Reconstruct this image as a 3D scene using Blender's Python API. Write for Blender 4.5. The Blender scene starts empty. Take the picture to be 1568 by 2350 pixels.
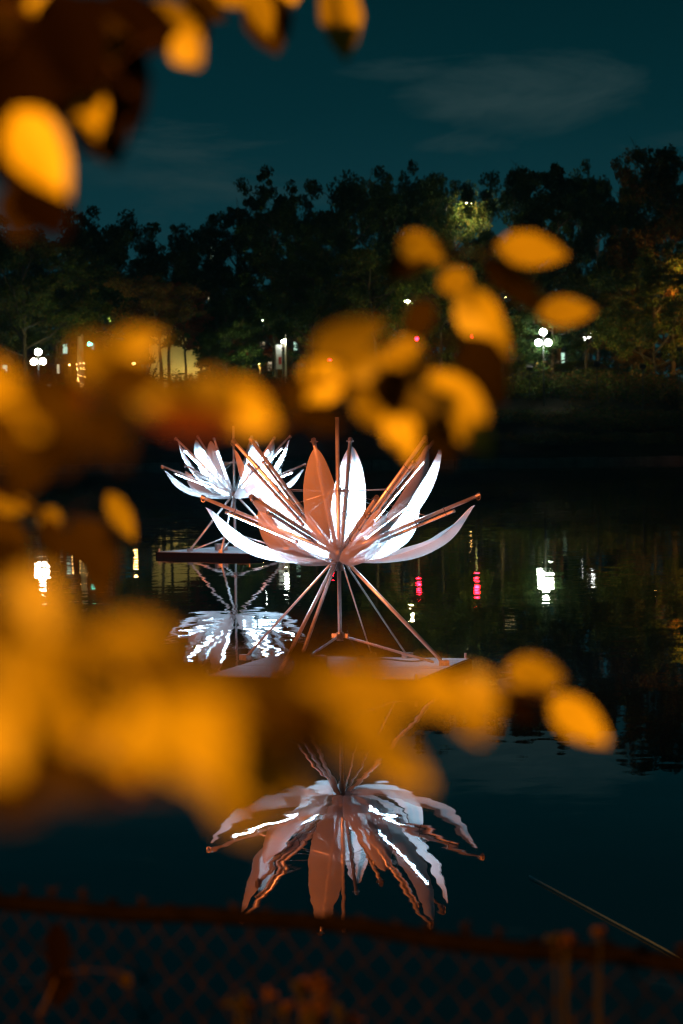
import bpy, math, random
import numpy as np
from mathutils import Vector, Matrix, Euler

random.seed(7)
rng = np.random.default_rng(11)
S = bpy.context.scene
COL = S.collection
R = math.radians

# ------------------------------------------------------------------ camera
CAM_Z = 3.37
cam = bpy.data.cameras.new('camera')
cam.sensor_fit = 'VERTICAL'
cam.sensor_height = 36.0
cam.lens = 85.0
cam.clip_start = 0.05
cam.clip_end = 3000
cam.dof.use_dof = True
cam.dof.focus_distance = 33.0
cam.dof.aperture_fstop = 2.8
cam_o = bpy.data.objects.new('camera', cam)
COL.objects.link(cam_o)
CAM_M = (Matrix.Translation((0, 0, CAM_Z)) @ Matrix.Rotation(R(90 - 1.92), 4, 'X') @ Matrix.Rotation(R(-0.75), 4, 'Z'))
cam_o.matrix_world = CAM_M
S.camera = cam_o
FPX = 85 / 36 * 2350.0


def at(x, y, dist):
    """point of the place seen at (x, y) of a 1568x2350 view, at forward distance dist"""
    d = CAM_M.to_3x3() @ Vector(((x - 784) / FPX, -(y - 1175) / FPX, -1.0))
    return Vector((0, 0, CAM_Z)) + d * (dist / d.y)


# ------------------------------------------------------------------ world (night sky)
W = bpy.data.worlds.new('World')
S.world = W
W.use_nodes = True
nt = W.node_tree
for n in list(nt.nodes):
    nt.nodes.remove(n)


def N(t, kind, **kw):
    n = t.nodes.new(kind)
    for k, v in kw.items():
        setattr(n, k, v)
    return n


def math_node(t, op, a, b=None, clamp=False):
    n = t.nodes.new('ShaderNodeMath')
    n.operation = op
    n.use_clamp = clamp
    for i, v in enumerate((a, b)):
        if v is None:
            continue
        if isinstance(v, (int, float)):
            n.inputs[i].default_value = v
        else:
            t.links.new(v, n.inputs[i])
    return n.outputs[0]


def ramp(t, fac, stops, interp='LINEAR'):
    n = t.nodes.new('ShaderNodeValToRGB')
    n.color_ramp.interpolation = interp
    el = n.color_ramp.elements
    while len(el) < len(stops):
        el.new(0.5)
    for e, (p, c) in zip(el, stops):
        e.position = p
        e.color = (*c, 1) if len(c) == 3 else c
    t.links.new(fac, n.inputs[0])
    return n.outputs[0]


tc = N(nt, 'ShaderNodeTexCoord')
sep = N(nt, 'ShaderNodeSeparateXYZ')
nt.links.new(tc.outputs['Generated'], sep.inputs[0])
X_, Y_, Z_ = sep.outputs
elev = math_node(nt, 'ABSOLUTE', Z_)
base = ramp(nt, elev, [(0.0, (.0062, .040, .050)), (.085, (.0042, .035, .045)), (.13, (.0012, .023, .030)),
                       (.18, (.0003, .0165, .0215)), (1.0, (.0003, .013, .018))])
# thin clouds lit by the town
mp = N(nt, 'ShaderNodeMapping')
mp.inputs['Scale'].default_value = (11.0, 11.0, 46.0)
mp.inputs['Location'].default_value = (3.1, 0.4, 1.7)
nt.links.new(tc.outputs['Generated'], mp.inputs[0])
cn = N(nt, 'ShaderNodeTexNoise')
cn.inputs['Scale'].default_value = 1.0
cn.inputs['Detail'].default_value = 6
cn.inputs['Roughness'].default_value = 0.66
cn.inputs['Distortion'].default_value = 0.6
nt.links.new(mp.outputs[0], cn.inputs['Vector'])


def cloud_spot(cx, cz, rx, rz):
    a = math_node(nt, 'POWER', math_node(nt, 'DIVIDE', math_node(nt, 'SUBTRACT', X_, cx), rx), 2.0)
    b = math_node(nt, 'POWER', math_node(nt, 'DIVIDE', math_node(nt, 'SUBTRACT', Z_, cz), rz), 2.0)
    return math_node(nt, 'SUBTRACT', 1.0, math_node(nt, 'ADD', a, b), clamp=True)


cs = math_node(nt, 'MAXIMUM', cloud_spot(.078, .137, .062, .022), math_node(nt, 'MULTIPLY', cloud_spot(-.06, .108, .085, .024), .62))
cs = math_node(nt, 'MAXIMUM', cs, math_node(nt, 'MULTIPLY', cloud_spot(.05, .116, .03, .008), .6))
cs = math_node(nt, 'MAXIMUM', cs, math_node(nt, 'MULTIPLY', cloud_spot(.035, .146, .04, .008), .6))
cs = math_node(nt, 'MAXIMUM', cs, math_node(nt, 'MULTIPLY', cloud_spot(.14, .116, .04, .008), .6))
cfac = math_node(nt, 'MULTIPLY', math_node(nt, 'SUBTRACT', math_node(nt, 'ADD', cn.outputs['Fac'], math_node(nt, 'MULTIPLY', cs, .42)), .62, clamp=True), 2.4, clamp=True)
mixc = N(nt, 'ShaderNodeMix', data_type='RGBA')
nt.links.new(cfac, mixc.inputs['Factor'])
nt.links.new(base, mixc.inputs['A'])
mixc.inputs['B'].default_value = (.020, .046, .050, 1)
bg = N(nt, 'ShaderNodeBackground')
bg.inputs['Strength'].default_value = 1.0
nt.links.new(mixc.outputs['Result'], bg.inputs['Color'])
out = N(nt, 'ShaderNodeOutputWorld')
nt.links.new(bg.outputs[0], out.inputs[0])

S.view_settings.view_transform = 'Standard'
S.view_settings.look = 'None'
S.view_settings.exposure = 0
S.view_settings.gamma = 1
S.view_settings.use_curve_mapping = False
S.cycles.use_denoising = True
S.cycles.filter_width = 1.2
S.cycles.max_bounces = 8
S.cycles.transparent_max_bounces = 24
S.cycles.sample_clamp_indirect = 6.0
S.cycles.caustics_reflective = False
S.cycles.caustics_refractive = False


# ------------------------------------------------------------------ lamps of the near shore (sodium street lights)
def spot(name, loc, target, power, color, angle, radius=.25, blend=.5):
    l = bpy.data.lights.new(name, 'SPOT')
    l.energy = power
    l.color = color
    l.spot_size = R(angle)
    l.spot_blend = blend
    l.shadow_soft_size = radius
    o = bpy.data.objects.new(name, l)
    COL.objects.link(o)
    o.location = loc
    d = Vector(target) - Vector(loc)
    o.rotation_euler = d.to_track_quat('-Z', 'Y').to_euler()
    return o


SODIUM = (1.0, .21, .045)
spot('shore_street_light', (-28, -8, 11), (-.6, 44, 1.6), 205000, SODIUM, 34)
spot('path_street_light', (-5.2, -3.6, 6.3), (-.15, 2.5, 3.2), 9500, (1.0, .335, .015), 50, .35, .7)


# ------------------------------------------------------------------ mesh helpers
def mesh_from(name, verts, faces, mat=None, smooth=True):
    me = bpy.data.meshes.new(name)
    v = np.asarray(verts, dtype=np.float32)
    if isinstance(faces, np.ndarray):
        nf, k = faces.shape
        me.vertices.add(len(v))
        me.vertices.foreach_set('co', v.ravel())
        me.loops.add(nf * k)
        me.loops.foreach_set('vertex_index', faces.astype(np.int32).ravel())
        me.polygons.add(nf)
        me.polygons.foreach_set('loop_start', np.arange(0, nf * k, k, dtype=np.int32))
        me.update(calc_edges=True)
    else:
        me.from_pydata([tuple(p) for p in v], [], faces)
    if smooth:
        me.polygons.foreach_set('use_smooth', np.ones(len(me.polygons), dtype=bool))
    if mat:
        me.materials.append(mat)
    me.update()
    return me


class MB:
    """collects shapes, then links them as ONE mesh object"""

    def __init__(self):
        self.v, self.f = [], []

    def add(self, verts, faces):
        o = len(self.v)
        self.v += [tuple(p) for p in verts]
        self.f += [tuple(i + o for i in f) for f in faces]
        return self

    def tube(self, pts, rad, n=8, cap=True):
        pts = [Vector(p) for p in pts]
        if not hasattr(rad, '__len__'):
            rad = [rad] * len(pts)
        vs, fs = [], []
        up = None
        for i, p in enumerate(pts):
            d = (pts[min(i + 1, len(pts) - 1)] - pts[max(i - 1, 0)])
            d = d.normalized() if d.length > 1e-9 else Vector((0, 0, 1))
            if up is None:
                up = d.cross(Vector((0, 0, 1)))
                if up.length < .05:
                    up = d.cross(Vector((1, 0, 0)))
            up = (up - d * up.dot(d)).normalized()
            w = d.cross(up)
            for k in range(n):
                a = 2 * math.pi * k / n
                vs.append(p + (up * math.cos(a) + w * math.sin(a)) * rad[i])
        for i in range(len(pts) - 1):
            for k in range(n):
                fs.append((i * n + k, i * n + (k + 1) % n, (i + 1) * n + (k + 1) % n, (i + 1) * n + k))
        if cap:
            fs.append(tuple(range(n - 1, -1, -1)))
            fs.append(tuple((len(pts) - 1) * n + k for k in range(n)))
        return self.add(vs, fs)

    def box(self, c, s, rz=0.0, M=None):
        m = M or (Matrix.Translation(c) @ Matrix.Rotation(rz, 4, 'Z'))
        vs = [m @ Vector((x * s[0] / 2, y * s[1] / 2, z * s[2] / 2)) for x in (-1, 1) for y in (-1, 1) for z in (-1, 1)]
        return self.add(vs, [(0, 1, 3, 2), (4, 6, 7, 5), (0, 4, 5, 1), (2, 3, 7, 6), (0, 2, 6, 4), (1, 5, 7, 3)])

    def ball(self, c, r, n=10, m=7, sz=1.0):
        vs = [Vector(c) + Vector((0, 0, r * sz))]
        for j in range(1, m):
            t = math.pi * j / m
            for k in range(n):
                a = 2 * math.pi * k / n
                vs.append(Vector(c) + Vector((r * math.sin(t) * math.cos(a), r * math.sin(t) * math.sin(a), r * sz * math.cos(t))))
        vs.append(Vector(c) - Vector((0, 0, r * sz)))
        fs = [(0, 1 + k, 1 + (k + 1) % n) for k in range(n)]
        for j in range(m - 2):
            for k in range(n):
                a = 1 + j * n
                fs.append((a + k, a + n + k, a + n + (k + 1) % n, a + (k + 1) % n))
        l = len(vs) - 1
        a = 1 + (m - 2) * n
        fs += [(l, a + (k + 1) % n, a + k) for k in range(n)]
        return self.add(vs, fs)

    def build(self, name, mat, parent=None, smooth=False):
        return link(name, mesh_from(name, self.v, self.f, mat, smooth), parent)


def link(name, data, parent=None, loc=None):
    o = bpy.data.objects.new(name, data)
    COL.objects.link(o)
    if parent:
        o.parent = parent
    if loc is not None:
        o.location = loc
    return o


def tag(o, label=None, cat=None, group=None, kind=None):
    if label:
        o['label'] = label
    if cat:
        o['category'] = cat
    if group:
        o['group'] = group
    if kind:
        o['kind'] = kind
    return o


def empty(name, loc, label, cat, group=None, rz=0.0):
    o = link(name, None, None, loc)
    o.rotation_euler = (0, 0, rz)
    return tag(o, label, cat, group)


# ------------------------------------------------------------------ materials
def mat(name):
    m = bpy.data.materials.new(name)
    m.use_nodes = True
    for n in list(m.node_tree.nodes):
        m.node_tree.nodes.remove(n)
    return m, m.node_tree


def principled(name, color, rough=.5, metal=0.0, var=.25, scale=8.0, bump=0.0, spec=.5, emit=None, estr=0.0):
    m, t = mat(name)
    p = N(t, 'ShaderNodeBsdfPrincipled')
    o = N(t, 'ShaderNodeOutputMaterial')
    t.links.new(p.outputs[0], o.inputs[0])
    tcn = N(t, 'ShaderNodeTexCoord')
    nz = N(t, 'ShaderNodeTexNoise')
    nz.inputs['Scale'].default_value = scale
    nz.inputs['Detail'].default_value = 5
    t.links.new(tcn.outputs['Object'], nz.inputs['Vector'])
    c = ramp(t, nz.outputs['Fac'], [(.25, tuple(max(0, x * (1 - var)) for x in color)), (.75, tuple(min(1, x * (1 + var)) for x in color))])
    t.links.new(c, p.inputs['Base Color'])
    r = math_node(t, 'ADD', math_node(t, 'MULTIPLY', nz.outputs['Fac'], .2), max(0, rough - .1), clamp=True)
    t.links.new(r, p.inputs['Roughness'])
    p.inputs['Metallic'].default_value = metal
    p.inputs['Specular IOR Level'].default_value = spec
    if bump:
        b = N(t, 'ShaderNodeBump')
        b.inputs['Strength'].default_value = bump
        b.inputs['Distance'].default_value = .02
        t.links.new(nz.outputs['Fac'], b.inputs['Height'])
        t.links.new(b.outputs[0], p.inputs['Normal'])
    if emit:
        p.inputs['Emission Color'].default_value = (*emit, 1)
        p.inputs['Emission Strength'].default_value = estr
    return m


def emission(name, color, strength):
    m, t = mat(name)
    e = N(t, 'ShaderNodeEmission')
    e.inputs[0].default_value = (*color, 1)
    e.inputs[1].default_value = strength
    o = N(t, 'ShaderNodeOutputMaterial')
    t.links.new(e.outputs[0], o.inputs[0])
    return m


def leafy(name, colors, scale=.35, transl=.45, spec=0.0):
    """foliage: colour wanders through the crown from leaf group to leaf group"""
    m, t = mat(name)
    geo = N(t, 'ShaderNodeNewGeometry')
    nz = N(t, 'ShaderNodeTexNoise')
    nz.inputs['Scale'].default_value = scale
    nz.inputs['Detail'].default_value = 4
    nz.inputs['Roughness'].default_value = .7
    t.links.new(geo.outputs['Position'], nz.inputs['Vector'])
    f = math_node(t, 'ADD', math_node(t, 'MULTIPLY', nz.outputs['Fac'], .75), math_node(t, 'MULTIPLY', geo.outputs['Random Per Island'], .3))
    k = len(colors)
    c = ramp(t, f, [(.3 + .5 * i / max(1, k - 1), col) for i, col in enumerate(colors)])
    d = N(t, 'ShaderNodeBsdfDiffuse')
    tr = N(t, 'ShaderNodeBsdfTranslucent')
    mx = N(t, 'ShaderNodeMixShader')
    mx.inputs[0].default_value = transl
    t.links.new(c, d.inputs[0])
    t.links.new(c, tr.inputs[0])
    t.links.new(d.outputs[0], mx.inputs[1])
    t.links.new(tr.outputs[0], mx.inputs[2])
    o = N(t, 'ShaderNodeOutputMaterial')
    t.links.new(mx.outputs[0], o.inputs[0])
    return m


def petal_material():
    """sheer white stretch mesh: weave lets a part of the light straight through"""
    m, t = mat('sheer_mesh_fabric')
    tcn = N(t, 'ShaderNodeTexCoord')
    nz = N(t, 'ShaderNodeTexNoise')
    nz.inputs['Scale'].default_value = 3.5
    nz.inputs['Detail'].default_value = 4
    t.links.new(tcn.outputs['Object'], nz.inputs['Vector'])
    c = ramp(t, nz.outputs['Fac'], [(.3, (.74, .73, .73)), (.7, (.84, .84, .85))])
    d = N(t, 'ShaderNodeBsdfDiffuse')
    tr = N(t, 'ShaderNodeBsdfTranslucent')
    t.links.new(c, d.inputs[0])
    t.links.new(c, tr.inputs[0])
    mx = N(t, 'ShaderNodeMixShader')
    mx.inputs[0].default_value = .13
    t.links.new(d.outputs[0], mx.inputs[1])
    t.links.new(tr.outputs[0], mx.inputs[2])
    tp = N(t, 'ShaderNodeBsdfTransparent')
    m2 = N(t, 'ShaderNodeMixShader')
    m2.inputs[0].default_value = .43
    t.links.new(tp.outputs[0], m2.inputs[1])
    t.links.new(mx.outputs[0], m2.inputs[2])
    o = N(t, 'ShaderNodeOutputMaterial')
    t.links.new(m2.outputs[0], o.inputs[0])
    return m


def water_material():
    m, t = mat('lake_water')
    geo = N(t, 'ShaderNodeNewGeometry')
    sp = N(t, 'ShaderNodeSeparateXYZ')
    t.links.new(geo.outputs['Position'], sp.inputs[0])
    # two slope fields (wind ripples, slow swell)

    def slope(scale, detail, amp, seed):
        mpn = N(t, 'ShaderNodeMapping')
        mpn.inputs['Scale'].default_value = (scale * .75, scale, scale)
        mpn.inputs['Location'].default_value = (seed, seed * .37, 0)
        t.links.new(geo.outputs['Position'], mpn.inputs[0])
        nz = N(t, 'ShaderNodeTexNoise')
        nz.noise_dimensions = '3D'
        nz.inputs['Scale'].default_value = 1.0
        nz.inputs['Detail'].default_value = detail
        nz.inputs['Roughness'].default_value = .5
        t.links.new(mpn.outputs[0], nz.inputs['Vector'])
        v = N(t, 'ShaderNodeVectorMath', operation='SUBTRACT')
        t.links.new(nz.outputs['Color'], v.inputs[0])
        v.inputs[1].default_value = (.5, .5, .5)
        s = N(t, 'ShaderNodeVectorMath', operation='SCALE')
        t.links.new(v.outputs[0], s.inputs[0])
        if isinstance(amp, float):
            s.inputs['Scale'].default_value = amp
        else:
            t.links.new(amp, s.inputs['Scale'])
        return s.outputs[0]

    # breeze: calm in the lee of the near shore, rougher out in the lake, in patches
    far = N(t, 'ShaderNodeMapRange')
    far.inputs['From Min'].default_value = 20
    far.inputs['From Max'].default_value = 62
    far.inputs['To Min'].default_value = .012
    far.inputs['To Max'].default_value = .019
    t.links.new(sp.outputs[1], far.inputs['Value'])
    pz = N(t, 'ShaderNodeTexNoise')
    pz.inputs['Scale'].default_value = .11
    pz.inputs['Detail'].default_value = 2
    t.links.new(geo.outputs['Position'], pz.inputs['Vector'])
    amp = math_node(t, 'MULTIPLY', far.outputs[0], math_node(t, 'ADD', math_node(t, 'MULTIPLY', pz.outputs['Fac'], 1.0), .5))
    a = slope(2.6, 3.0, amp, 3.0)
    b = slope(.7, 2.0, .009, 9.0)
    ad = N(t, 'ShaderNodeVectorMath', operation='ADD')
    t.links.new(a, ad.inputs[0])
    t.links.new(b, ad.inputs[1])
    ml = N(t, 'ShaderNodeVectorMath', operation='MULTIPLY')
    t.links.new(ad.outputs[0], ml.inputs[0])
    ml.inputs[1].default_value = (.8, 1, 0)
    a2 = N(t, 'ShaderNodeVectorMath', operation='ADD')
    t.links.new(ml.outputs[0], a2.inputs[0])
    a2.inputs[1].default_value = (0, 0, 1)
    nm = N(t, 'ShaderNodeVectorMath', operation='NORMALIZE')
    t.links.new(a2.outputs[0], nm.inputs[0])
    p = N(t, 'ShaderNodeBsdfPrincipled')
    p.inputs['Base Color'].default_value = (.004, .008, .009, 1)
    p.inputs['Roughness'].default_value = .012
    p.inputs['IOR'].default_value = 1.333
    t.links.new(nm.outputs[0], p.inputs['Normal'])
    o = N(t, 'ShaderNodeOutputMaterial')
    t.links.new(p.outputs[0], o.inputs[0])
    return m


M = {}
M['water'] = water_material()
M['petal'] = petal_material()
M['alu'] = principled('aluminium_tube', (.68, .67, .66), .34, .7, .12, 14, .05)
M['galv'] = principled('galvanised_clamp', (.36, .34, .33), .45, .9, .3, 30, .1)
M['plastic'] = principled('clear_lamp_sleeve', (.55, .55, .57), .22, 0, .1, 20)
M['strap'] = principled('cable_tie', (.10, .10, .11), .5, 0, .2, 20)
M['wire'] = principled('steel_wire', (.5, .48, .46), .4, .8, .2, 20)
M['led'] = emission('led_tube_light', (.46, .76, 1.0), 350)
M['led_dim'] = emission('led_tube_light_dim', (.50, .78, 1.0), 80)
M['deck'] = principled('plywood_deck', (.19, .18, .19), .7, 0, .25, 5, .15)
M['deck_edge'] = principled('deck_edge_steel', (.009, .008, .008), .9, .0, .3, 9, .1, .02)
M['soil'] = principled('dark_soil_and_leaf_litter', (.024, .02, .013), .95, 0, .5, .6, .4, .1)
M['asphalt'] = principled('asphalt', (.05, .05, .052), .9, 0, .3, 2, .2, .2)
M['stone'] = principled('stone_edge', (.16, .13, .11), .85, 0, .35, 1.2, .3, .2)
M['bark'] = principled('bark', (.055, .042, .032), .95, 0, .4, 3, .4, .1)
M['tree_green'] = leafy('tree_foliage', [(.035, .060, .012), (.055, .085, .018), (.10, .10, .022), (.14, .075, .02)])
M['tree_dark'] = leafy('dark_tree_foliage', [(.022, .045, .014), (.035, .062, .02), (.06, .08, .02)])
M['tree_autumn'] = leafy('autumn_tree_foliage', [(.05, .06, .012), (.12, .09, .02), (.17, .08, .018), (.12, .04, .015)])
M['tree_red'] = leafy('red_tree_foliage', [(.06, .05, .02), (.16, .04, .02), (.22, .03, .02)])
M['bush'] = leafy('bush_foliage', [(.03, .055, .012), (.05, .085, .018), (.12, .075, .025), (.15, .06, .02)], .6)
M['post'] = principled('painted_post', (.016, .018, .016), .6, .0, .2, 6)
M['globe'] = emission('white_globe_lamp', (1.0, .95, .78), 75)
M['globe_cool'] = emission('cool_globe_lamp', (.93, 1.0, .86), 85)
M['sodium'] = emission('sodium_lamp', (1.0, .50, .09), 1500)
M['cobra'] = emission('street_lamp_lens', (1.0, .88, .55), 800)
M['cobra_added'] = emission('added_street_lamp_lens', (1.0, .86, .45), 2600)  # only for the lamps added among the far trees
M['red'] = emission('red_signal', (1.0, .004, .014), 180)
M['green'] = emission('green_signal', (.12, 1.0, .62), 22)
M['amber'] = emission('amber_light', (1.0, .55, .16), 60)
M['cream'] = principled('cream_render', (.62, .53, .26), .8, 0, .12, .6, .1, .2)
M['wall_dark'] = principled('grey_facade', (.10, .10, .10), .8, 0, .2, .5, .1, .2)
M['window'] = emission('lit_window', (1.0, .86, .55), 1.1)
M['window_cool'] = emission('lit_cool_window', (.62, 1.0, .78), .9)
M['window_dark'] = principled('unlit_window', (.02, .025, .03), .1, 0, .1, 4)
M['banner'] = principled('white_banner', (.75, .75, .72), .7, 0, .1, 4)
M['banner_red'] = principled('red_banner_print', (.55, .06, .04), .7, 0, .1, 4)
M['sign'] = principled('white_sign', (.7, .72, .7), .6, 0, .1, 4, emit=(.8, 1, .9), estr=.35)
M['canopy'] = principled('pale_concrete', (.5, .46, .36), .8, 0, .2, 1)
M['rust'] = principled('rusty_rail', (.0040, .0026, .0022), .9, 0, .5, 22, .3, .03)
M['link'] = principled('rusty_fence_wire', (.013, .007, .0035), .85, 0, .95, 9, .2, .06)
M['twig'] = principled('twig_bark', (.045, .025, .012), .85, 0, .4, 40, .3, .1)
M['rope'] = principled('mooring_rope', (.55, .75, .95), .85, 0, .2, 60, .2, .2)
M['stalk'] = principled('dry_stalk', (.022, .018, .006), .9, 0, .4, 40, .2, .1)
M['dry_flower'] = principled('dry_flower_head', (.05, .022, .014), .9, 0, .4, 60, .3, .1)
M['cable'] = principled('black_cable', (.02, .02, .02), .5)


def fore_leaf(name, c1, c2, transl=.3):
    m, t = mat(name)
    tcn = N(t, 'ShaderNodeTexCoord')
    nz = N(t, 'ShaderNodeTexNoise')
    nz.inputs['Scale'].default_value = 22
    nz.inputs['Detail'].default_value = 4
    t.links.new(tcn.outputs['Object'], nz.inputs['Vector'])
    oi = N(t, 'ShaderNodeObjectInfo')
    f = math_node(t, 'ADD', math_node(t, 'MULTIPLY', nz.outputs['Fac'], .6), math_node(t, 'MULTIPLY', oi.outputs['Random'], .4))
    c = ramp(t, f, [(.25, c1), (.75, c2)])
    d = N(t, 'ShaderNodeBsdfDiffuse')
    tr = N(t, 'ShaderNodeBsdfTranslucent')
    gl = N(t, 'ShaderNodeBsdfGlossy')
    gl.inputs['Roughness'].default_value = .45
    mx = N(t, 'ShaderNodeMixShader')
    mx.inputs[0].default_value = transl
    m2 = N(t, 'ShaderNodeMixShader')
    m2.inputs[0].default_value = .03 if transl > .25 else .0
    t.links.new(c, d.inputs[0])
    t.links.new(c, tr.inputs[0])
    t.links.new(d.outputs[0], mx.inputs[1])
    t.links.new(tr.outputs[0], mx.inputs[2])
    t.links.new(mx.outputs[0], m2.inputs[1])
    t.links.new(gl.outputs[0], m2.inputs[2])
    o = N(t, 'ShaderNodeOutputMaterial')
    t.links.new(m2.outputs[0], o.inputs[0])
    return m


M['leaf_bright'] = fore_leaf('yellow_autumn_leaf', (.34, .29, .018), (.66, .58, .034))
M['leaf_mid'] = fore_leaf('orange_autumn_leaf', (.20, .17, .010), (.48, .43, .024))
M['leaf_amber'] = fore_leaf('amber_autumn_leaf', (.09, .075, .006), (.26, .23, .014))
M['leaf_dim'] = fore_leaf('brown_shaded_leaf', (.03, .022, .003), (.05, .036, .006), .2)  # leaves turned from the lamp: their shade is put into the colour
M['leaf_dark'] = fore_leaf('shaded_and_withered_leaf', (.005, .003, .002), (.009, .005, .003), .1)  # deepest leaf shade painted as near-black colour; also dead leaves on the fence
M['leaf_umber'] = fore_leaf('umber_shaded_leaf', (.022, .016, .004), (.032, .022, .005), .15)  # low colour painted in for shaded leaves and dark gaps between them
M['leaf_red'] = fore_leaf('red_autumn_leaf', (.11, .035, .015), (.15, .05, .02))

# ------------------------------------------------------------------ setting: water, banks, road
v = [(-700, 7.2, 0), (700, 7.2, 0), (700, 236, 0), (-700, 236, 0)]
tag(link('water', mesh_from('water', v, [(0, 1, 2, 3)], M['water'], False)), kind='structure')


def terrain(name, xs, profile, m, noise=.0):
    """profile: list of (y, z)"""
    vs, fs = [], []
    for j, (y, z) in enumerate(profile):
        for i, x in enumerate(xs):
            k = noise if 0 < j < len(profile) - 1 else 0
            vs.append((x, y + rng.normal(0, k), z + rng.normal(0, k * .35)))
    n = len(xs)
    for j in range(len(profile) - 1):
        for i in range(n - 1):
            fs.append((j * n + i, j * n + i + 1, (j + 1) * n + i + 1, (j + 1) * n + i))
    return tag(link(name, mesh_from(name, vs, fs, m, True)), kind='structure')


terrain('far_bank', np.linspace(-700, 700, 281), [(235.2, -1.2), (235.6, .5), (238, 1.2), (244, 3.4), (252, 6.2), (258, 7.7), (263, 8.0), (900, 8.2), (1500, 8.2)], M['soil'], .35)
b = MB()
for i in range(60):
    x = -60 + i * 2.0
    b.box((x + rng.normal(0, .05), 235.0 + rng.normal(0, .06), .12), (1.96, .7, .75 + rng.normal(0, .05)))
tag(b.build('shore_edging', M['stone']), kind='structure')
terrain('near_bank', np.linspace(-60, 60, 61), [(-40, 1.8), (-2, 1.78), (2.0, 1.70), (5.4, .95), (6.6, .85), (7.15, .75), (7.25, -1.0)], M['soil'], .02)
b = MB().box((0, 271, 8.16), (1300, 9, .12))
tag(b.build('road', M['asphalt']), kind='structure')


# ------------------------------------------------------------------ far trees
def quads(centers, size, flat=.25):
    """leaf-like quads, random tilt"""
    n = len(centers)
    a = rng.normal(size=(n, 3))
    a /= np.linalg.norm(a, axis=1)[:, None]
    bb = rng.normal(size=(n, 3))
    bb -= a * (a * bb).sum(1)[:, None]
    bb /= np.linalg.norm(bb, axis=1)[:, None]
    s = size * rng.uniform(.6, 1.35, size=(n, 1))
    p0 = centers - a * s * .5
    p1 = centers + bb * s * .32
    p2 = centers + a * s * .5
    p3 = centers - bb * s * .32
    vs = np.stack([p0, p1, p2, p3], 1).reshape(-1, 3)
    return vs, np.arange(n * 4).reshape(-1, 4)


def tree_meshes(seed, H, Wd, base, clumps, per, leaf, lean=0.0, shape=1.0, bare=3):
    g = random.Random(seed)
    tb = MB()
    pts = [Vector((0, 0, -.6))]
    steps = 7
    for i in range(1, steps + 1):
        t = i / steps
        pts.append(Vector((lean * H * t * t * .6 + g.gauss(0, .012 * H * t), g.gauss(0, .012 * H * t), H * .8 * t)))
    r0 = H * .019
    tb.tube(pts, [r0 * (1.25 if i == 0 else 1 - .82 * i / steps) for i in range(steps + 1)], 7)

    def trunk_at(t):
        f = max(0, min(.999, t)) * steps
        i = int(f)
        return pts[i].lerp(pts[i + 1], f - i)

    tips = []
    nl = 15
    c0 = base * H
    for i in range(nl):
        t = base * .9 + (1.0 - base * .9) * (i + g.random() * .7) / nl
        s = trunk_at(min(.98, t))
        ang = i * 2.4 + g.random() * .8
        u = (s.z - c0) / max(.1, H - c0)
        rr = Wd / 2 * max(.25, (1 - abs(u * 1.05 - .30) ** 1.9 * 1.35)) ** shape * g.uniform(.72, 1.08)
        rise = g.uniform(.25, .7) * rr + H * .03
        e = s + Vector((math.cos(ang) * rr, math.sin(ang) * rr, min(rise, H * .98 - s.z)))
        m1 = s.lerp(e, .45) + Vector((0, 0, -rr * .06 + g.gauss(0, .03) * rr))
        rb = r0 * (.5 - .25 * u)
        tb.tube([s, m1, e], [rb, rb * .6, rb * .15], 5, False)
        tips.append((e, .95))
        tips.append((m1.lerp(e, .5), .8))
        for k in range(4):
            q = s.lerp(e, g.uniform(.4, .95))
            a2 = ang + g.uniform(-1.1, 1.1)
            l2 = rr * g.uniform(.25, .55)
            e2 = q + Vector((math.cos(a2) * l2, math.sin(a2) * l2, l2 * g.uniform(-.15, .8)))
            if e2.z > H:
                e2.z = H * g.uniform(.93, 1)
            tb.tube([q, q.lerp(e2, .5) + Vector((0, 0, .05 * l2)), e2], [rb * .35, rb * .22, rb * .08], 4, False)
            tips.append((e2, .8))
    for k in range(5):
        tips.append((Vector((pts[-1].x + g.gauss(0, .05 * H), pts[-1].y + g.gauss(0, .05 * H), H * g.uniform(.84, .97))), .8))
    for k in range(bare):
        e, _ = g.choice(tips)
        if e.z > H * .6:
            q = e
            for j in range(3):
                d = Vector((g.gauss(0, .5), g.gauss(0, .5), g.uniform(.6, 1.3))) * H * .035
                tb.tube([q, q + d], [.05, .025], 3, False)
                d2 = d + Vector((g.gauss(0, 1), g.gauss(0, 1), .2)) * H * .02
                tb.tube([q + d * .4, q + d * .4 + d2], [.035, .02], 3, False)
                q = q + d
    cs = []
    loc = np.random.default_rng(seed)
    while len(cs) < clumps:
        e, k = g.choice(tips)
        c = np.array(e) * 1.0
        if g.random() < .35:
            c[:2] *= g.uniform(.35, .95)
        c = c + loc.normal(0, .035 * Wd, 3)
        cs.append((c, g.uniform(.04, .105) * Wd * k))
    allc = []
    for c, r in cs:
        d = loc.normal(size=(per, 3))
        d /= np.linalg.norm(d, axis=1)[:, None]
        rad = r * loc.uniform(.2, 1.15, size=(per, 1)) ** .6
        allc.append(c + d * rad * np.array([1.15, 1.15, .75]))
    vs, fs = quads(np.concatenate(allc), leaf)
    return tb, vs, fs


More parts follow.
